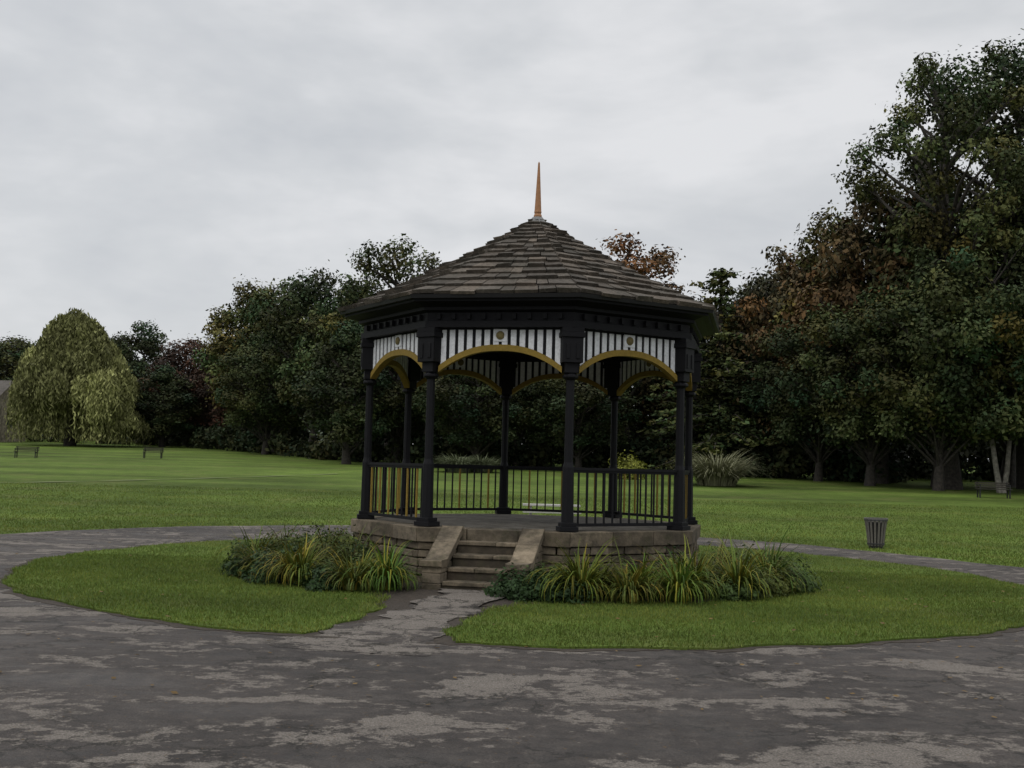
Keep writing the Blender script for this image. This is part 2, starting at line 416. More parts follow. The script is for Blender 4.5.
for k in range(8):
    a=TH+D(45*k); mb=MB(); x,y,_=pol(R,a)
    def sq(h,z0,z1,col=BLK): mb.box((x,y,(z0+z1)/2),(h,h,(z1-z0)/2),a,0,col)
    sq(.15,ZD+.006,ZD+.08); sq(.12,ZD+.08,ZD+.14)
    mb.ring([(.100,ZD+.14),(.092,ZD+1.0),(.072,ZD+1.08),(.070,ZC-.02)],8,a+D(22.5),x,y,col=BLK)
    mb.ring([(.08,ZC-.02),(.13,ZC+.02),(.13,ZC+.05),(.09,ZC+.09)],8,a+D(22.5),x,y,col=BLK)
    sq(.11,ZC+.09,ZC+.25); sq(.165,ZC+.25,ZT-.16); sq(.19,ZT-.16,ZT-.08); sq(.175,ZT-.08,ZT)
    for off in(-.08,.08):
        q=Vector((x,y,0))+Vector((math.sin(a),-math.cos(a),0))*.168+Vector((math.cos(a),math.sin(a),0))*off
        mb.box((q.x,q.y,ZC+.43),(.03,.012,.12),a,0,BLK)
    addobj('post_%d'%k,mb.mesh('post',[M_paint]),parent=bs,bevel=.006)
apR=R*math.cos(D(22.5)); hc=R*math.sin(D(22.5))
rails=MB(); val=MB()
for k in range(8):
    a=TH+D(45*k-22.5); tx=Vector((math.cos(a),math.sin(a),0)); nx=Vector((math.sin(a),-math.cos(a),0))
    def P3(u,s,z): q=nx*(apR+s)+tx*u; return (q.x,q.y,z)
    if k!=0:
        rails.box(P3(0,0,ZR-.03),(hc-.08,.035,.022),a,0,BLK)
        rails.box(P3(0,0,ZR-.07),(hc-.08,.018,.02),a,0,BLK)
        rails.box(P3(0,0,ZD+.10),(hc-.10,.022,.025),a,0,BLK)
        nb=12
        for i in range(nb):
            u=-hc+.12+(2*hc-.24)*(i+.5)/nb
            cc=GOLD if ((k in (7,2,3) and i%2==0) or (k in(4,5,6) and i%4==1)) else BLK
            rails.box(P3(u,0,(ZD+.125+ZR-.09)/2),(.012 if cc is BLK else .016,.012,(ZR-.09-ZD-.125)/2),a,0,cc)
    L=hc-.13; z0,z1=3.45,3.80
    def arch(u): return z0+(z1-z0)*(1-abs(u/L)**2.3)
    ns=28; us=[-L+2*L*i/ns for i in range(ns+1)]
    for i in range(ns):
        ua,ub=us[i],us[i+1]; pr=[(ua,arch(ua)+.02),(ub,arch(ub)+.02),(ub,ZT),(ua,ZT)]
        vs=[P3(u,-.015,z) for u,z in pr]+[P3(u,.015,z) for u,z in pr]
        val.add(vs,[(3,2,1,0),(4,5,6,7),(0,1,5,4)],0,BLK)
        pr=[(ua,arch(ua)-.05),(ub,arch(ub)-.05),(ub,arch(ub)+.05),(ua,arch(ua)+.05)]
        vs=[P3(u,-.06,z) for u,z in pr]+[P3(u,.06,z) for u,z in pr]
        val.add(vs,[(3,2,1,0),(4,5,6,7),(0,1,5,4),(2,3,7,6)],0,GOLD)
    m_=14; pitch=2*L/m_
    for i in range(m_):
        u=-L+pitch*(i+.5)
        w=pitch*.31
        for sg in(-1,1):
            pr=[(u-w,arch(u-w)+.052),(u+w,arch(u+w)+.052),(u+w,ZT-.03),(u-w,ZT-.03)]
            vs=[P3(q,sg*.017,z) for q,z in pr]+[P3(q,sg*.034,z) for q,z in pr]
            val.add(vs,[(0,1,2,3),(4,5,6,7),(0,1,5,4),(1,2,6,5),(2,3,7,6),(3,0,4,7)],0,WHT)
    for sg in(-1,1):
        val.box(P3(0,sg*.040,4.0),(.11,.005,.10),a,0,WHT)
        c=Vector(P3(0,sg*.045,4.0)); vs=[];n=16
        for r_,s_ in((.07,0),(.065,.02),(.03,.035)):
            for j in range(n):
                t=2*math.pi*j/n; q=c+tx*r_*math.cos(t)+Vector((0,0,1))*r_*math.sin(t)+nx*sg*s_; vs.append(q[:])
        fs=[(i*n+j,i*n+(j+1)%n,(i+1)*n+(j+1)%n,(i+1)*n+j) for i in range(2) for j in range(n)]+[tuple(2*n+j for j in range(n))]
        val.add(vs,fs,0,(.15,.12,.05))
addobj('railings',rails.mesh('railings',[M_paint]),parent=bs)
addobj('valance',val.mesh('valance',[M_paint]),parent=bs)
mb=MB(); Re=3.5
mb.ring([(R-.16,ZT),(R+.19,ZT),(R+.19,ZT+.10),(R+.14,ZT+.11),(R+.14,ZT+.24),(R+.24,ZT+.27),(R+.24,ZT+.32),(Re-.12,ZE-.11),(Re-.02,ZE-.10),(Re-.02,ZE-.0),(R-.16,ZE-.05)],8,TH,col=BLK,closed=True)
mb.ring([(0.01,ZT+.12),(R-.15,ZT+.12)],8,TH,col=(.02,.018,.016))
for k in range(8):
    a=TH+D(45*k-22.5); tx=Vector((math.cos(a),math.sin(a),0)); nx=Vector((math.sin(a),-math.cos(a),0))
    for i in range(9):
        u=-1.12+2.24*(i+.5)/9; q=nx*((R+.15)*math.cos(D(22.5))+.015)+tx*u
        mb.box((q.x,q.y,ZT+.175),(.03,.035,.045),a,0,BLK)
addobj('cornice',mb.mesh('cornice',[M_paint]),parent=bs)
mb=MB(); mb.ring([(Re-.03,ZE-.06),(Re+.06,ZE-.06),(Re+.08,ZE),(Re+.06,ZE),(Re+.045,ZE-.045),(Re-.03,ZE-.045)],8,TH,col=(.012,.012,.013),closed=True)
addobj('gutter',mb.mesh('gutter',[M_metal]),parent=bs)
mb=MB(); c8=math.cos(D(22.5)); t8=math.tan(D(22.5)); ae=(Re+.05)*c8
def rz_(t): return ZE+.01+(ZA-ZE)*t-.09*math.sin(math.pi*t)
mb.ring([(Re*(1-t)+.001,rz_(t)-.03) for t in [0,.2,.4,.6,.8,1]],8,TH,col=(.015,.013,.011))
ts=[0]; e=.098
while ts[-1]<.97: ts.append(ts[-1]+e); e=max(.042,e*.935)
ts[-1]=.985
for k in range(8):
    a=TH+D(45*k-22.5); tx=Vector((math.cos(a),math.sin(a),0)); nx=Vector((math.sin(a),-math.cos(a),0))
    for i in range(len(ts)-1):
        t0,t1=ts[i]-.004,min(1,ts[i+1]+.012)
        w0=ae*(1-t0)*t8; n_=max(1,int(round(2*w0/(.36-.18*t0))))
        cuts=[-1]+sorted([-1+2*(j+random.uniform(-.32,.32))/n_ for j in range(1,n_)])+[1]
        for j in range(len(cuts)-1):
            ua,ub=cuts[j],cuts[j+1]; g=.008/(w0+.01)
            th=random.uniform(.045,.085); dr=random.uniform(-.010,.010); sk=random.uniform(-.006,.006)
            def pt(u,t,h):
                w=ae*(1-t)*t8; q=nx*(ae*(1-t))+tx*(u*w); return (q.x+nx.x*h*.5,q.y+nx.y*h*.5,rz_(t)+h*.87)
            A0=t0+dr; A1=A0+sk; t2=th*random.uniform(.8,1.2)
            vs=[pt(ua+g,A0,.0),pt(ub-g,A1,.0),pt(ub-g,t1,-.01),pt(ua+g,t1,-.01),pt(ua+g,A0,th),pt(ub-g,A1,t2),pt(ub-g,t1,.01),pt(ua+g,t1,.01)]
            b_=random.choice([.65,.8,.9,1,1.1,1.4])*random.uniform(.88,1.12)*.66; tt=random.random()
            mb.add(vs,[(4,5,6,7),(0,1,5,4),(1,2,6,5),(3,0,4,7)],0,(b_*(.138+.010*tt),b_*.120,b_*(.099-.006*tt)))
addobj('roof',mb.mesh('roof',[M_slate]),parent=bs)
mb=MB(); LEAD=(.16,.16,.155)
mb.ring([(.28,ZA-.15),(.16,ZA-.05),(.10,ZA+.03),(.0,ZA+.06)],8,TH,0,0,1,LEAD)
mb.ring([(.07,ZA+.0),(.08,ZA+.06),(.06,ZA+.10),(.072,ZA+.13),(.066,ZA+.16),(.018,ZA+1.06),(.001,ZA+1.09)],10,0,0,0,0,(.33,.17,.085))
addobj('finial',mb.mesh('finial',[M_paint,M_metal]),parent=bs)

# ------------------------------------------------------------------ planting beds
def strap_clump(mb,cx,cy,n,L,w,col,z=.06,lmax=1.25,spike=.03):
    ph=random.uniform(0,6.28)
    for _ in range(n):
        a=random.uniform(0,2*math.pi); l=L*random.uniform(.45,1.1)*(1+.22*math.sin(2*a+ph)); lean=random.uniform(.35,lmax); r0=random.uniform(0,.18)
        if random.random()<spike: l*=1.2; lean*=.6
        d=Vector((math.cos(a),math.sin(a),0)); s=Vector((-d.y,d.x,0)); a2=a+random.uniform(-.5,.5); d2=Vector((math.cos(a2),math.sin(a2),0))
        p=Vector((cx,cy,z))+d*r0; el=math.pi/2-lean*.40; vs=[]; K=7
        for i in range(K+1):
            t=i/K; ww=w*(1-t**2)*random.uniform(.9,1.1)+.001
            vs+= [(p-s*ww)[:],(p+s*ww)[:]]
            p=p+(d.lerp(d2,t)*math.cos(el)+Vector((0,0,math.sin(el))))*l/K
            el-=lean*(.26+.50*t)
            if p.z<.05: p.z=.05
        b_=random.uniform(.45,1.45); y_=random.random()**3
        c=(b_*(col[0]+.13*y_),b_*(col[1]+.05*y_),b_*col[2])
        mb.add(vs,[(2*i,2*i+1,2*i+3,2*i+2) for i in range(K)],0,c)
def leafy(mb,cx,cy,rad,h,n,ls,col,z=.05):
    ph=[random.uniform(0,6.28) for _ in range(4)]
    for _ in range(n):
        v=Vector((random.gauss(0,1),random.gauss(0,1),abs(random.gauss(0,1)))); v.normalize()
        aa=math.atan2(v.y,v.x); lump=1+.22*math.sin(3*aa+ph[0])+.15*math.sin(7*aa+ph[1]+v.z*5)+.1*math.sin(9*v.z+ph[2])
        v=v*(random.uniform(.5,1.0)*lump)
        p=Vector((cx+v.x*rad,cy+v.y*rad,z+v.z*h))
        nn=(v+Vector((random.gauss(0,.5),random.gauss(0,.5),random.gauss(.3,.5)))).normalized()
        a=nn.orthogonal().normalized(); a=Matrix.Rotation(random.uniform(0,6.28),3,nn)@a; b2=nn.cross(a)
        l=ls*random.uniform(.6,1.3); b_=random.uniform(.5,1.5)
        mb.add([(p-a*l)[:],(p+b2*l*.5)[:],(p+a*l)[:],(p-b2*l*.5)[:]],[(0,1,2,3)],0,tuple(b_*c for c in col))
DAY=(.078,.116,.022); DK=(.028,.052,.018); OL=(.070,.088,.028); RED=(.11,.045,.02)
def plant(name,fn): 
    mb=MB(); fn(mb); addobj(name,mb.mesh(name,[M_blade]),color=(1,1,1))
def at(deg,r): a=D(deg); return BX+r*math.sin(a),BY-r*math.cos(a)
spec=[]
for deg,r in [(-29,4.5),(-33,4.85),(-37,4.4),(-46,4.9),(-60,5.0),(-71,4.9)]:
    spec.append(('daylily_plant',deg,r,'day'))
for deg,r in [(8,4.65),(12,4.25),(16,4.8),(21,4.35),(25,4.9),(32,4.5),(40,4.75),(54,4.6)]:
    spec.append(('daylily_plant',deg,r,'day'))
for deg,r in [(-46,3.95),(-54,4.1),(-63,4.2),(-76,4.4),(34,3.95),(47,4.0),(58,4.2)]:
    spec.append(('iris_plant',deg,r,'iris'))
for deg,r,rad in [(-4,4.35,.36),(-.5,4.7,.36),(3,4.25,.46),(1,3.75,.36),(5,4.8,.34),(-40,3.8,.38),(-37,5.1,.25),(-41,4.8,.33),(-52,5.15,.38),(-49,4.5,.48),(-55,4.7,.42),(-63,5.1,.35),(-66,4.5,.45),(-74,5.0,.4),(-67,3.9,.6),(-58,3.8,.62),(-50,3.8,.60),(-81,4.6,.4),(36,4.95,.30),(45,4.8,.34),(49,4.9,.3),(58,4.9,.35),(66,4.6,.4),(72,4.3,.4),(13,3.7,.33),(24,3.8,.35),(61,4.6,.4)]:
    spec.append(('evergreen_shrub',deg,r,rad))
for i,(nm,deg,r,ty) in enumerate(spec):
    x,y=at(deg,r)
    if ty=='day':
        k=random.uniform(.75,1.15); col=tuple(c*random.uniform(.8,1.2) for c in DAY)
        plant(nm,lambda mb:strap_clump(mb,x,y,320,.84*k,.014,col))
    elif ty=='iris':
        kk=1.08 if deg<0 else .95
        plant(nm,lambda mb:(strap_clump(mb,x,y,110,.95*kk,.011,OL,lmax=1.1),leafy(mb,x,y,.45,.66*kk,650,.036,random.choice([OL,DK,(.06,.08,.02)]))))
    else:
        c=random.choice([DK,DK,OL,(.045,.072,.02),(.085,.098,.022)]); plant(nm,lambda mb:leafy(mb,x,y,ty*1.15,ty*random.uniform(.85,1.25),int(1500*max(1,(ty/.4)**1.6)),.036,c))
for deg,r in [(50,4.3),(60,4.3),(28,4.15),(-50,4.9)]:
    x,y=at(deg,r); plant('crocosmia_plant',lambda mb:(strap_clump(mb,x,y,130,.85,.010,(.17,.15,.03)),leafy(mb,x,y,.3,.5,170,.03,RED)))

# ------------------------------------------------------------------ trees
def leaves(cent,rad,n,size,flat=.8):
    Vs=[];Cs=[]
    for (c,r,br) in zip(cent,rad,rng.uniform(.5,1.5,len(cent))):
        k=int(n*(r/np.mean(rad))**2)
        d=rng.normal(size=(k,3)); d/=np.linalg.norm(d,axis=1,keepdims=True)
        lump=1+.25*np.sin(d[:,0:1]*5+br*9)*np.sin(d[:,1:2]*5+br*5)+.12*np.sin(d[:,2:3]*9+d[:,0:1]*7)
        rr=r*lump*rng.uniform(.15,1.,(k,1))**.4*(1+.15*rng.normal(size=(k,1)))
        p=c+d*rr*np.array([1,1,flat])
        nn=d*.8+rng.normal(size=(k,3))*.5+np.array([0,0,.4]); nn/=np.linalg.norm(nn,axis=1,keepdims=True)
        a=np.cross(nn,rng.normal(size=(k,3))); a/=np.linalg.norm(a,axis=1,keepdims=True); b_=np.cross(nn,a)
        s=size*rng.uniform(.5,1.3,(k,1))
        V=np.stack([p-a*s,p+b_*s*.6,p+a*s,p-b_*s*.6],1)
        Vs.append(V.reshape(-1,3))
        sh=br*rng.uniform(.6,1.35,(k,1)); hue=rng.normal(0,.08,(k,1))+rng.normal(.03,.15)
        Cs.append(sh*np.concatenate([1+hue,np.ones((k,1)),1-hue*.5],1))
    return np.concatenate(Vs),np.clip(np.concatenate(Cs),0.05,3)
def broadleaf(name,H,W,base=.25,ncl=46,n=330,size=.2,openness=1.,trunk=.32,lean=0,bark=None,crad=.15):
    wood=MB(); cent=[];rad=[]
    cz=H*(base+1)/2; hz=H*(1-base)/2
    trk=[(0,0,-.3)]; x=y=0
    for i in range(1,7):
        x+=random.uniform(-.3,.3)+lean; y+=random.uniform(-.3,.3); trk.append((x,y,H*.82*i/6))
    rads=[trunk*1.5]+[trunk*(1-.15*i) for i in range(1,7)]
    wood.tube(trk,rads,9,1)
    tries=0
    while len(cent)<ncl and tries<4000:
        tries+=1
        v=rng.normal(size=3); v/=np.linalg.norm(v); q=rng.uniform(.35,1.)**.5
        zz=v[2]*q
        wid=1-.25*max(0,zz)
        p=np.array([v[0]*q*W/2*.86*wid,v[1]*q*W/2*.86*wid,cz+zz*hz*.88])
        r=W*crad*rng.uniform(.6,1.3)
        if any(np.linalg.norm(p-c)<(r+rr)*.52*openness for c,rr in zip(cent,rad)): continue
        cent.append(p); rad.append(r)
    for c,r in zip(cent,rad):
        zt=max(H*base*.7,c[2]-math.hypot(c[0],c[1])*random.uniform(.5,1.1)-r*.5); f=min(.999,zt/(H*.82))*6; i=int(f); fr=f-i
        p0=Vector(trk[i]).lerp(Vector(trk[min(6,i+1)]),fr) if i<6 else Vector(trk[6])
        p2=Vector(c); mid=(p0+p2)/2+Vector((random.uniform(-.5,.5),random.uniform(-.5,.5),random.uniform(-.2,.6)))
        wood.tube([p0,mid,p2],[trunk*.38,trunk*.22,.03],5,1)
        for _ in range(3):
            dd=Vector(rng.normal(size=3)).normalized()*r*.9
            wood.tube([mid.lerp(p2,.6),p2+dd*.5,p2+dd],[trunk*.12,.03,.012],4,1)
    V,C=leaves(cent,rad,n,size)
    return np_mesh(name,V,4,C,[M_leaf,bark or M_bark],extra=wood)
def conifer(name,H,W):
    wood=MB(); wood.tube([(0,0,-.3),(0,0,H*.5),(0,0,H*.97)],[.3,.18,.03],8,1); cent=[];rad=[]
    z=H*.06
    while z<H*.97:
        L=W/2*(1-(z/H)**1.6)**.8+.25; m_=max(4,int(L*2.6))
        for j in range(m_):
            a=random.uniform(0,6.28); l=L*random.uniform(.6,1.15)
            wood.tube([(0,0,z),(math.cos(a)*l*.6,math.sin(a)*l*.6,z+.1),(math.cos(a)*l,math.sin(a)*l,z-.2*l)],[.06,.04,.01],4,1)
            for t in np.linspace(.25,1,max(2,int(l*1.5))):
                cent.append(np.array([math.cos(a)*l*t,math.sin(a)*l*t,z-.15*l*t*t])); rad.append(.5*(1.2-.4*t))
        z+=H*.042
    V,C=leaves(cent,rad,24,.14,.6)
    return np_mesh(name,V,4,C,[M_leaf,M_bark],extra=wood)
def willow(name,H,W):
    wood=MB(); wood.tube([(0,0,-.3),(.3,0,H*.3),(0,.3,H*.55)],[.7,.55,.3],9,1); Vs=[];Cs=[]
    domes=[(0,0,H,W*.15),(-W*.12,.5,H*.95,W*.12),(W*.11,-.5,H*.93,W*.13)]
    for i in range(46):
        a=random.uniform(0,6.28); r=W/2*math.sqrt(random.uniform(.03,.80))
        top=H*(1-.60*(r/(W/2))**1.35)*random.uniform(.80,1.05)
        domes.append((math.cos(a)*r,math.sin(a)*r,top,W*random.uniform(.05,.10)))
    domes+=[(W*.37,-1.,H*.30,W*.12),(W*.43,1.,H*.26,W*.10),(W*.34,-2.5,H*.34,W*.09)]
    for dx,dy,top,rr in domes:
        br=rng.uniform(.5,1.45)
        wood.tube([(0,.2,H*.45),(dx*.5,dy*.5,top*.85),(dx,dy,top-.4)],[.22,.12,.04],5,1)
        Ld=random.uniform(.25,.60)
        for _ in range(int(260*rr)):
            a=random.uniform(0,6.28); q=rr*math.sqrt(random.random())
            x,y=dx+math.cos(a)*q,dy+math.sin(a)*q; z=top-(q/rr)**2*rr*.8+random.uniform(-.3,.25)
            L=z*Ld*random.uniform(.6,1.25)
            if random.random()<.06: L=z*.9
            k=max(3,int(L/.36)); t=np.linspace(0,1,k); th=math.atan2(y,x)+random.uniform(-.6,.6)
            px=x+np.cos(th)*.6*t**.6+rng.normal(0,.13,k)+random.uniform(-.5,.5)*t; py=y+np.sin(th)*.6*t**.6+rng.normal(0,.13,k); pz=np.maximum(z-L*t+rng.normal(0,.1,k),.15)
            an=rng.uniform(0,6.28,k); w=rng.uniform(.06,.13,k)*(1.2-.6*t); h=rng.uniform(.14,.30,k)
            P=np.stack([px,py,pz],1); A=np.stack([np.cos(an)*w,np.sin(an)*w,np.zeros(k)],1); Hh=np.stack([rng.normal(0,.10,k),rng.normal(0,.10,k),h],1)
            V=np.stack([P-Hh,P-A,P+Hh,P+A],1); Vs.append(V.reshape(-1,3))
            s=br*rng.uniform(.6,1.4,(k,1)); Cs.append(s*np.ones((k,3)))
    return np_mesh(name,np.concatenate(Vs),4,np.concatenate(Cs),[M_leaf,M_bark],extra=wood)

BA=broadleaf('broadleaf_a',16,10,.12,56,300,.18); BB=broadleaf('broadleaf_b',16,10,.16,50,300,.18,1.05)
BC=broadleaf('broadleaf_c',16,9,.08,60,270,.18,.95,crad=.14); BO=broadleaf('broadleaf_open',18,9.5,.3,44,190,.15,1.15,crad=.12)
BT=broadleaf('broadleaf_tall',27,14,.42,58,380,.15,1.15,.5,crad=.10)
BR=broadleaf('broadleaf_wide',16,13,.14,74,330,.17,1.0,.3,crad=.12)
CO=conifer('conifer',15,6.5)
WI=willow('willow',13.8,14.5)
dims={BA:(16,10),BB:(16,10),BC:(16,9),BO:(18,9.5),BT:(27,14),BR:(16,13),CO:(15,6.5),WI:(13.8,14.5)}
G1=(.048,.060,.022);G2=(.060,.071,.025);G3=(.033,.044,.018);BRN=(.078,.055,.026);RU=(.115,.062,.028);COP=(.054,.032,.022);OLV=(.092,.088,.028)
def tree(name,me,t,dist,h,w,col):
    o=addobj(name,me,(t*dist,dist,tz(dist)-.05),color=col); H,W=dims[me]
    o.scale=(w/W,w/W,h/H); o.rotation_euler=(0,0,random.uniform(0,6.28)); return o
o=tree('willow_tree',WI,-.386,118,14.0,13.8,(.20,.205,.080)); o.rotation_euler=(0,0,0)
T=[('holly_tree',BC,-.327,138,15.2,9,G3),('oak_tree',BA,-.352,150,15,10,G1),('oak_tree',BB,-.40,150,14,11,G2),('oak_tree',BA,-.44,146,14,12,G1),
('copper_beech_tree',BA,-.285,132,13.3,10,COP),('holly_tree',BC,-.305,122,9,8,G3),('copper_beech_tree',BC,-.255,125,12.5,8,COP),
('beech_tree',BB,-.232,116,17.6,11,OLV),('beech_tree',BA,-.205,112,18.0,10,G2),('oak_tree',BR,-.215,104,11.5,11,G1),('oak_tree',BB,-.175,100,16.9,10,G1),
('holly_tree',BC,-.143,84,10.8,7.5,G3),('oak_tree',BA,-.140,96,16.6,9,G2),('ash_tree',BO,-.105,95,19.8,11,G1),('ash_tree',BO,-.075,97,18.6,9,G2),('oak_tree',BR,-.10,88,12.5,10,G3),
('oak_tree',BB,-.045,92,16,10,G1),('oak_tree',BA,.005,92,15,10,G3),('oak_tree',BC,.05,90,15,9,G1),('yew_tree',BR,-.03,82,9,10,G3),('yew_tree',BR,.06,82,9,10,G3),
('chestnut_tree',BO,.100,86,18.6,11.5,RU),('oak_tree',BB,.115,90,14.5,10,BRN),('oak_tree',BC,.15,88,13,7,G3),
('cedar_tree',CO,.183,80,15.2,10,G2),('yew_tree',BC,.205,80,10,8,G3),('cedar_tree',CO,.163,84,13.0,9,G3),('oak_tree',BB,.205,86,14.5,8,G1),
('oak_tree',BA,.245,79,17.2,9.5,BRN),('oak_tree',BB,.222,84,15,8,G1),('beech_tree',BB,.285,77,18.8,9,OLV),('oak_tree',BR,.27,74,12,10,G3),
('oak_tree',BA,.325,73,20.5,10.5,BRN),('oak_tree',BR,.315,69,12.5,11,G1),('oak_tree',BB,.375,70,18.8,11,G1),('beech_tree',BT,.387,67,27.3,13.0,G2),
('oak_tree',BR,.375,65,13.5,11,G1),('oak_tree',BA,.435,72,19,12,G3),('sycamore_tree',BT,.455,70,29.5,15,G1),('oak_tree',BB,.50,66,19,12,G2),
('oak_tree',BR,.56,62,16,13,G1),('oak_tree',BA,.62,60,18,13,G2),('oak_tree',BA,-.50,140,15,13,G1),('oak_tree',BB,-.56,130,15,13,G2)]
for a_ in T: tree(*a_)
def birch():
    wood=MB()
    wood.tube([(0,0,-.2),(-.24,0,1.2),(-.45,.1,3.0)],[.20,.15,.13],8,2)
    wood.tube([(-.45,.1,3.0),(-1.1,0,9),(-1.2,0,12)],[.13,.10,.04],8,1)
    wood.tube([(0.1,0,-.2),(.34,0,1.2),(.55,.1,3.0)],[.18,.14,.12],8,2)
    wood.tube([(.55,.1,3.0),(1.3,.3,9),(1.6,0,12)],[.12,.10,.04],8,1)
    cent=[];rad=[]
    for _ in range(100):
        a=random.uniform(0,6.28); z=random.uniform(3.4,14.5); r=random.uniform(.8,6.2)*(1-.35*abs(z-8)/6)
        if z<5.5: r=max(r,1.2)
        c=np.array([math.cos(a)*r,math.sin(a)*r,z]); cent.append(c); rad.append(random.uniform(.8,1.35))
        wood.tube([(random.choice([-.9,.9]),0,max(3.6,min(11,z*.8))),tuple(c*.6+np.array([0,0,z*.38])),tuple(c)],[.07,.05,.02],4,1)
    V,C=leaves(cent,rad,280,.145)
    return np_mesh('birch',V,4,C,[M_leaf,M_bark,M_birch],extra=wood)
addobj('birch_tree',birch(),(.430*64,64,tz(64)),color=G1)
cent=[];rad=[]
def dline(t): return np.interp(t,[-.6,-.35,-.25,-.1,.1,.25,.45,.7],[165,160,135,108,100,95,88,80])
for i in range(850):
    t=random.uniform(-.62,.75); d=dline(t)+random.uniform(-4,10); hgt=np.interp(t,[-.6,-.28,-.1,.15,.25,.45],[12,9,11,8.5,11,16])
    cent.append(np.array([t*d,d,tz(d)+random.uniform(.3,1)*hgt*random.uniform(.2,1)])); rad.append(random.uniform(1.6,2.8))
V,C=leaves(cent,rad,105,.38,.9)
addobj('woodland',np_mesh('woodland',V,4,C,[M_leaf]),color=(.024,.032,.014))
cent=[];rad=[]
for i in range(640):
    t=random.uniform(-.60,.34) if i<420 else random.uniform(.30,.80)
    d=np.interp(t,[-.6,-.3,-.15,.1,.34],[142,128,90,84,74])+random.uniform(-1.5,3); r=random.uniform(.7,1.5)
    if i>=420: d=random.uniform(80,88); r=random.uniform(1.,1.7)
    cent.append(np.array([t*d,d,tz(d)+random.uniform(.2,1.8 if i<420 else 4.5)])); rad.append(r)
V,C=leaves(cent,rad,100,.22,.9); addobj('undergrowth',np_mesh('undergrowth',V,4,C,[M_leaf]),color=(.024,.032,.014))
m,nt,b=newmat('hill_wood'); p=pos(nt); n=noise(nt,p,.08,8,.8)
nt.links.new(ramp(nt,n.outputs['Fac'],[(.3,(.02,.03,.018)),(.7,(.055,.07,.04))]).outputs[0],b.inputs['Base Color']); b.inputs['Roughness'].default_value=1
V=[];F=[];nx_=90;ny_=22
for j in range(ny_):
    for i in range(nx_):
        x=-700+i*11; y=330+j*14; f=j/(ny_-1); pr=math.sin(math.pi*f*.5)
        hh=58*pr*max(0,min(1,(-60-x)/200))**.5+3.5*mn.noise(Vector((x*.07,y*.07,0)))+2*mn.noise(Vector((x*.2,y*.2,3)))
        V.append((x,y,hh))
for j in range(ny_-1):
    for i in range(nx_-1): F.append((j*nx_+i,j*nx_+i+1,(j+1)*nx_+i+1,(j+1)*nx_+i))
me=bpy.data.meshes.new('hill'); me.from_pydata(V,[],F); me.materials.append(m); addobj('hill',me)

def pampas(name,t,d,w,h,col):
    mb=MB(); x,y=t*d,d; z=tz(d)
    for i in range(900):
        a=random.uniform(0,6.28); r=random.random()**.5*w*.28; l=h*random.uniform(.7,1.25); dd=Vector((math.cos(a),math.sin(a),0)); s=Vector((-dd.y,dd.x,0))
        p=Vector((x,y,z))+dd*r; el=1.45-random.uniform(0,.5); vs=[]
        for q in range(6):
            ww=.03*(1-(q/5)**2)+.003; vs+=[(p-s*ww)[:],(p+s*ww)[:]]
            p=p+(dd*math.cos(el)+Vector((0,0,math.sin(el))))*l/5; el-=random.uniform(.15,.5)
        b_=random.uniform(.6,1.3); mb.add(vs,[(2*i,2*i+1,2*i+3,2*i+2) for i in range(5)],0,tuple(b_*c for c in col))
    addobj(name,mb.mesh(name,[M_blade]),color=(1,1,1))
pampas('pampas_grass',.181,64,3.8,2.5,(.19,.19,.11))
pampas('pampas_grass',-.045,74,3.0,1.5,(.14,.16,.09)); pampas('pampas_grass',-.025,75,2.6,1.3,(.14,.16,.09))
mb=MB(); x,y=.104*70,70; leafy(mb,x,y,1.1,1.5,1800,.11,(.17,.18,.03),tz(70)); addobj('golden_shrub',mb.mesh('golden_shrub',[M_blade]),color=(1,1,1))

# ------------------------------------------------------------------ furniture
def bench(t,d,w=1.7,rot=0,name='park_bench',col=(.045,.04,.032)):
    e=empty(name,(t*d,d,tz(d))); e.rotation_euler=(0,0,rot)
    mb=MB()
    for i in range(4): mb.box((0,-.02-.11*i+.2,.45),(w/2,.045,.018),0,0,col)
    addobj('seat',mb.mesh('seat',[M_paint]),parent=e)
    mb=MB()
    for i in range(3): mb.box((0,.29+.02*i,.56+.10*i),(w/2,.015,.035),0,0,col)
    addobj('backrest',mb.mesh('backrest',[M_paint]),parent=e)
    mb=MB(); K=(.02,.02,.02)
    for s in(-1,1):
        X=s*(w/2-.12)
        mb.box((X,-.15,.215),(.03,.03,.215),0,0,K); mb.box((X,.26,.215),(.03,.03,.215),0,0,K)
        mb.box((X,.335,.62),(.025,.02,.19),0,0,K); mb.box((X,.05,.40),(.03,.24,.03),0,0,K); mb.box((X,.03,.66),(.03,.26,.02),0,0,K); mb.box((X,-.2,.54),(.02,.02,.11),0,0,K)
    addobj('legs',mb.mesh('legs',[M_metal]),parent=e)
bench(-.424,80,1.6,.1); bench(-.313,86,1.5,.1); bench(.424,58,1.7,-.1)
e=empty('picnic_bench',(.037*36,36,tz(36))); mb=MB(); pc=(.36,.35,.32)
for i in range(5): mb.box((0,-.28+.14*i,.52),(.9,.065,.025),0,0,pc)
addobj('table_top',mb.mesh('table_top',[M_paint]),parent=e)
mb=MB()
for s in(-1,1): mb.box((0,s*.62,.32),(.9,.12,.025),0,0,pc)
addobj('seats',mb.mesh('seats',[M_paint]),parent=e)
mb=MB()
for X in(-.65,.65):
    mb.box((X,0,.275),(.035,.70,.022),0,0,pc); mb.box((X,-.22,.25),(.035,.04,.25),0,0,pc); mb.box((X,.22,.25),(.035,.04,.25),0,0,pc)
    mb.box((X,-.6,.13),(.035,.04,.125),0,0,pc); mb.box((X,.6,.13),(.035,.04,.125),0,0,pc)
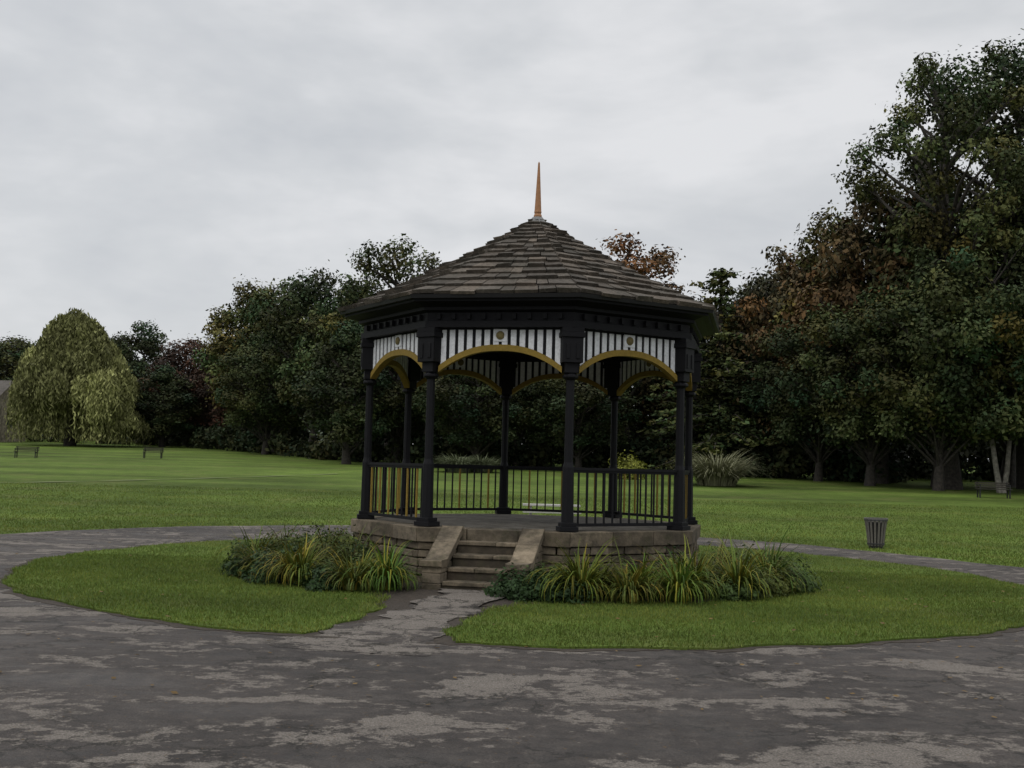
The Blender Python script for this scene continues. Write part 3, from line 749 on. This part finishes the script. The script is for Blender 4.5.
addobj('legs',mb.mesh('legs',[M_paint]),parent=e)
bx,by=9.46,29.5; e=empty('litter_bin',(bx,by,tz(by)+.0)); mb=MB()
n=16
for k in range(n):
    a=2*math.pi*k/n; q=[(.20,.06),(.235,.40),(.29,.76)]
    for i in range(2):
        (r0,z0),(r1,z1)=q[i],q[i+1]; w=.026
        vs=[]
        for r,z in((r0,z0),(r1,z1)):
            for dr in(0,.02):
                for s in(-w,w): vs.append(((r-dr)*math.cos(a)-s*math.sin(a),(r-dr)*math.sin(a)+s*math.cos(a),z))
        mb.add(vs,[(0,1,5,4),(2,6,7,3),(0,4,6,2),(1,3,7,5),(4,5,7,6)],0,(.12,.11,.098))
addobj('slats',mb.mesh('slats',[M_metal]),parent=e)
mb=MB()
for z,r in((.12,.212),(.72,.288)): mb.ring([(r+.0,z-.015),(r+.012,z-.015),(r+.012,z+.015),(r,z+.015)],24,closed=True,col=(.04,.04,.04))
mb.ring([(.26,.74),(.30,.74),(.30,.775),(.26,.775)],24,closed=True,col=(.12,.115,.105))
mb.ring([(.17,.0),(.17,.05),(.19,.06)],20,col=(.02,.02,.02),caps=True)
mb.ring([(.15,.07),(.21,.66)],20,col=(.012,.012,.012))
addobj('liner',mb.mesh('liner',[M_metal]),parent=e)

e=empty('stone_house',(-.483*128,128,tz(128)+.6)); mb=MB(); sc=(.30,.26,.19)
w,dp,hw_,hr=5.5,4.5,3.9,6.2
vs=[(-w,-dp,-1.5),(w,-dp,-1.5),(w,dp,-1.5),(-w,dp,-1.5),(-w,-dp,hw_),(w,-dp,hw_),(w,dp,hw_),(-w,dp,hw_),(-w,0,hr),(w,0,hr)]
mb.add(vs,[(0,1,5,4),(2,3,7,6),(1,2,6,9,5),(3,0,4,8,7)],0,sc); addobj('walls',mb.mesh('walls',[M_stone]),parent=e)
mb=MB(); q=.4
vs=[(-w-q,-dp-q,hw_-.2),(w+q,-dp-q,hw_-.2),(w+q,0,hr+.12),(-w-q,0,hr+.12),(w+q,dp+q,hw_-.2),(-w-q,dp+q,hw_-.2)]
mb.add(vs,[(0,1,2,3),(3,2,4,5)],0,(.10,.09,.08)); addobj('roof',mb.mesh('roof',[M_slate]),parent=e)
mb=MB()
for X in(-3.6,-1.2,3.4): mb.box((X,-dp-.01,1.6),(.55,.04,.7),0,0,(.03,.035,.04)); mb.box((X,-dp-.04,.84),(.65,.08,.06),0,0,WHT)
mb.box((w+.01,0,1.7),(.04,.6,.7),0,0,(.03,.035,.04)); addobj('windows',mb.mesh('windows',[M_paint]),parent=e)
mb=MB(); mb.box((1.2,-dp-.02,.9),(.5,.05,1.05),0,0,(.05,.08,.06)); addobj('door',mb.mesh('door',[M_paint]),parent=e)

# ------------------------------------------------------------------ light, sky, camera
w=bpy.data.worlds.new('World'); S.world=w; w.use_nodes=True; nt=w.node_tree; bg=nt.nodes['Background']
SE,SA=D(50),D(-60)
sky=N(nt,'ShaderNodeTexSky',sky_type='NISHITA'); sky.sun_disc=False; sky.sun_elevation=SE; sky.sun_rotation=SA
tc=N(nt,'ShaderNodeTexCoord'); mp=N(nt,'ShaderNodeMapping'); mp.inputs['Scale'].default_value=(1.,1.,2.6); mp.inputs['Rotation'].default_value=(.0,.10,.3)
nt.links.new(tc.outputs['Generated'],mp.inputs['Vector'])
n=noise(nt,mp.outputs[0],2.3,5,.55,.25); nb_=noise(nt,mp.outputs[0],7.5,4,.6,.2)
f=math_(nt,'ADD',math_(nt,'MULTIPLY',n.outputs['Fac'],.78),math_(nt,'MULTIPLY',nb_.outputs['Fac'],.22))
cl=ramp(nt,f,[(.36,(5.6,5.8,6.1)),(.48,(6.5,6.65,6.85)),(.60,(7.8,7.85,8.0))]).outputs[0]
sx=N(nt,'ShaderNodeSeparateXYZ'); nt.links.new(tc.outputs['Generated'],sx.inputs[0])
g=N(nt,'ShaderNodeMapRange'); g.inputs['From Min'].default_value=.40; g.inputs['From Max'].default_value=1.; g.inputs['To Min'].default_value=1.; g.inputs['To Max'].default_value=2.5; nt.links.new(sx.outputs[2],g.inputs['Value'])
vm=N(nt,'ShaderNodeVectorMath',operation='SCALE'); nt.links.new(cl,vm.inputs[0]); nt.links.new(g.outputs[0],vm.inputs['Scale'])
out=mix(nt,sky.outputs[0],vm.outputs[0],.95)
nt.links.new(out,bg.inputs['Color']); bg.inputs['Strength'].default_value=.1
sl=bpy.data.lights.new('sun','SUN'); sl.energy=.8; sl.angle=D(25); sl.color=(1,.96,.90)
so=bpy.data.objects.new('sun',sl); COL.objects.link(so); so.rotation_euler=(D(40),0,D(-30)); so.location=(0,0,40)
cam=bpy.data.cameras.new('camera'); co=bpy.data.objects.new('camera',cam); COL.objects.link(co)
cam.sensor_width=36; cam.lens=1139*36/1024; cam.clip_end=3000; cam.clip_start=.1
co.location=(0,0,1.92); co.rotation_euler=(Matrix.Rotation(D(90+4.1),3,'X')@Matrix.Rotation(D(1.45),3,'Z')).to_euler()
S.camera=co
S.view_settings.view_transform='Standard'; S.view_settings.look='None'; S.view_settings.exposure=0
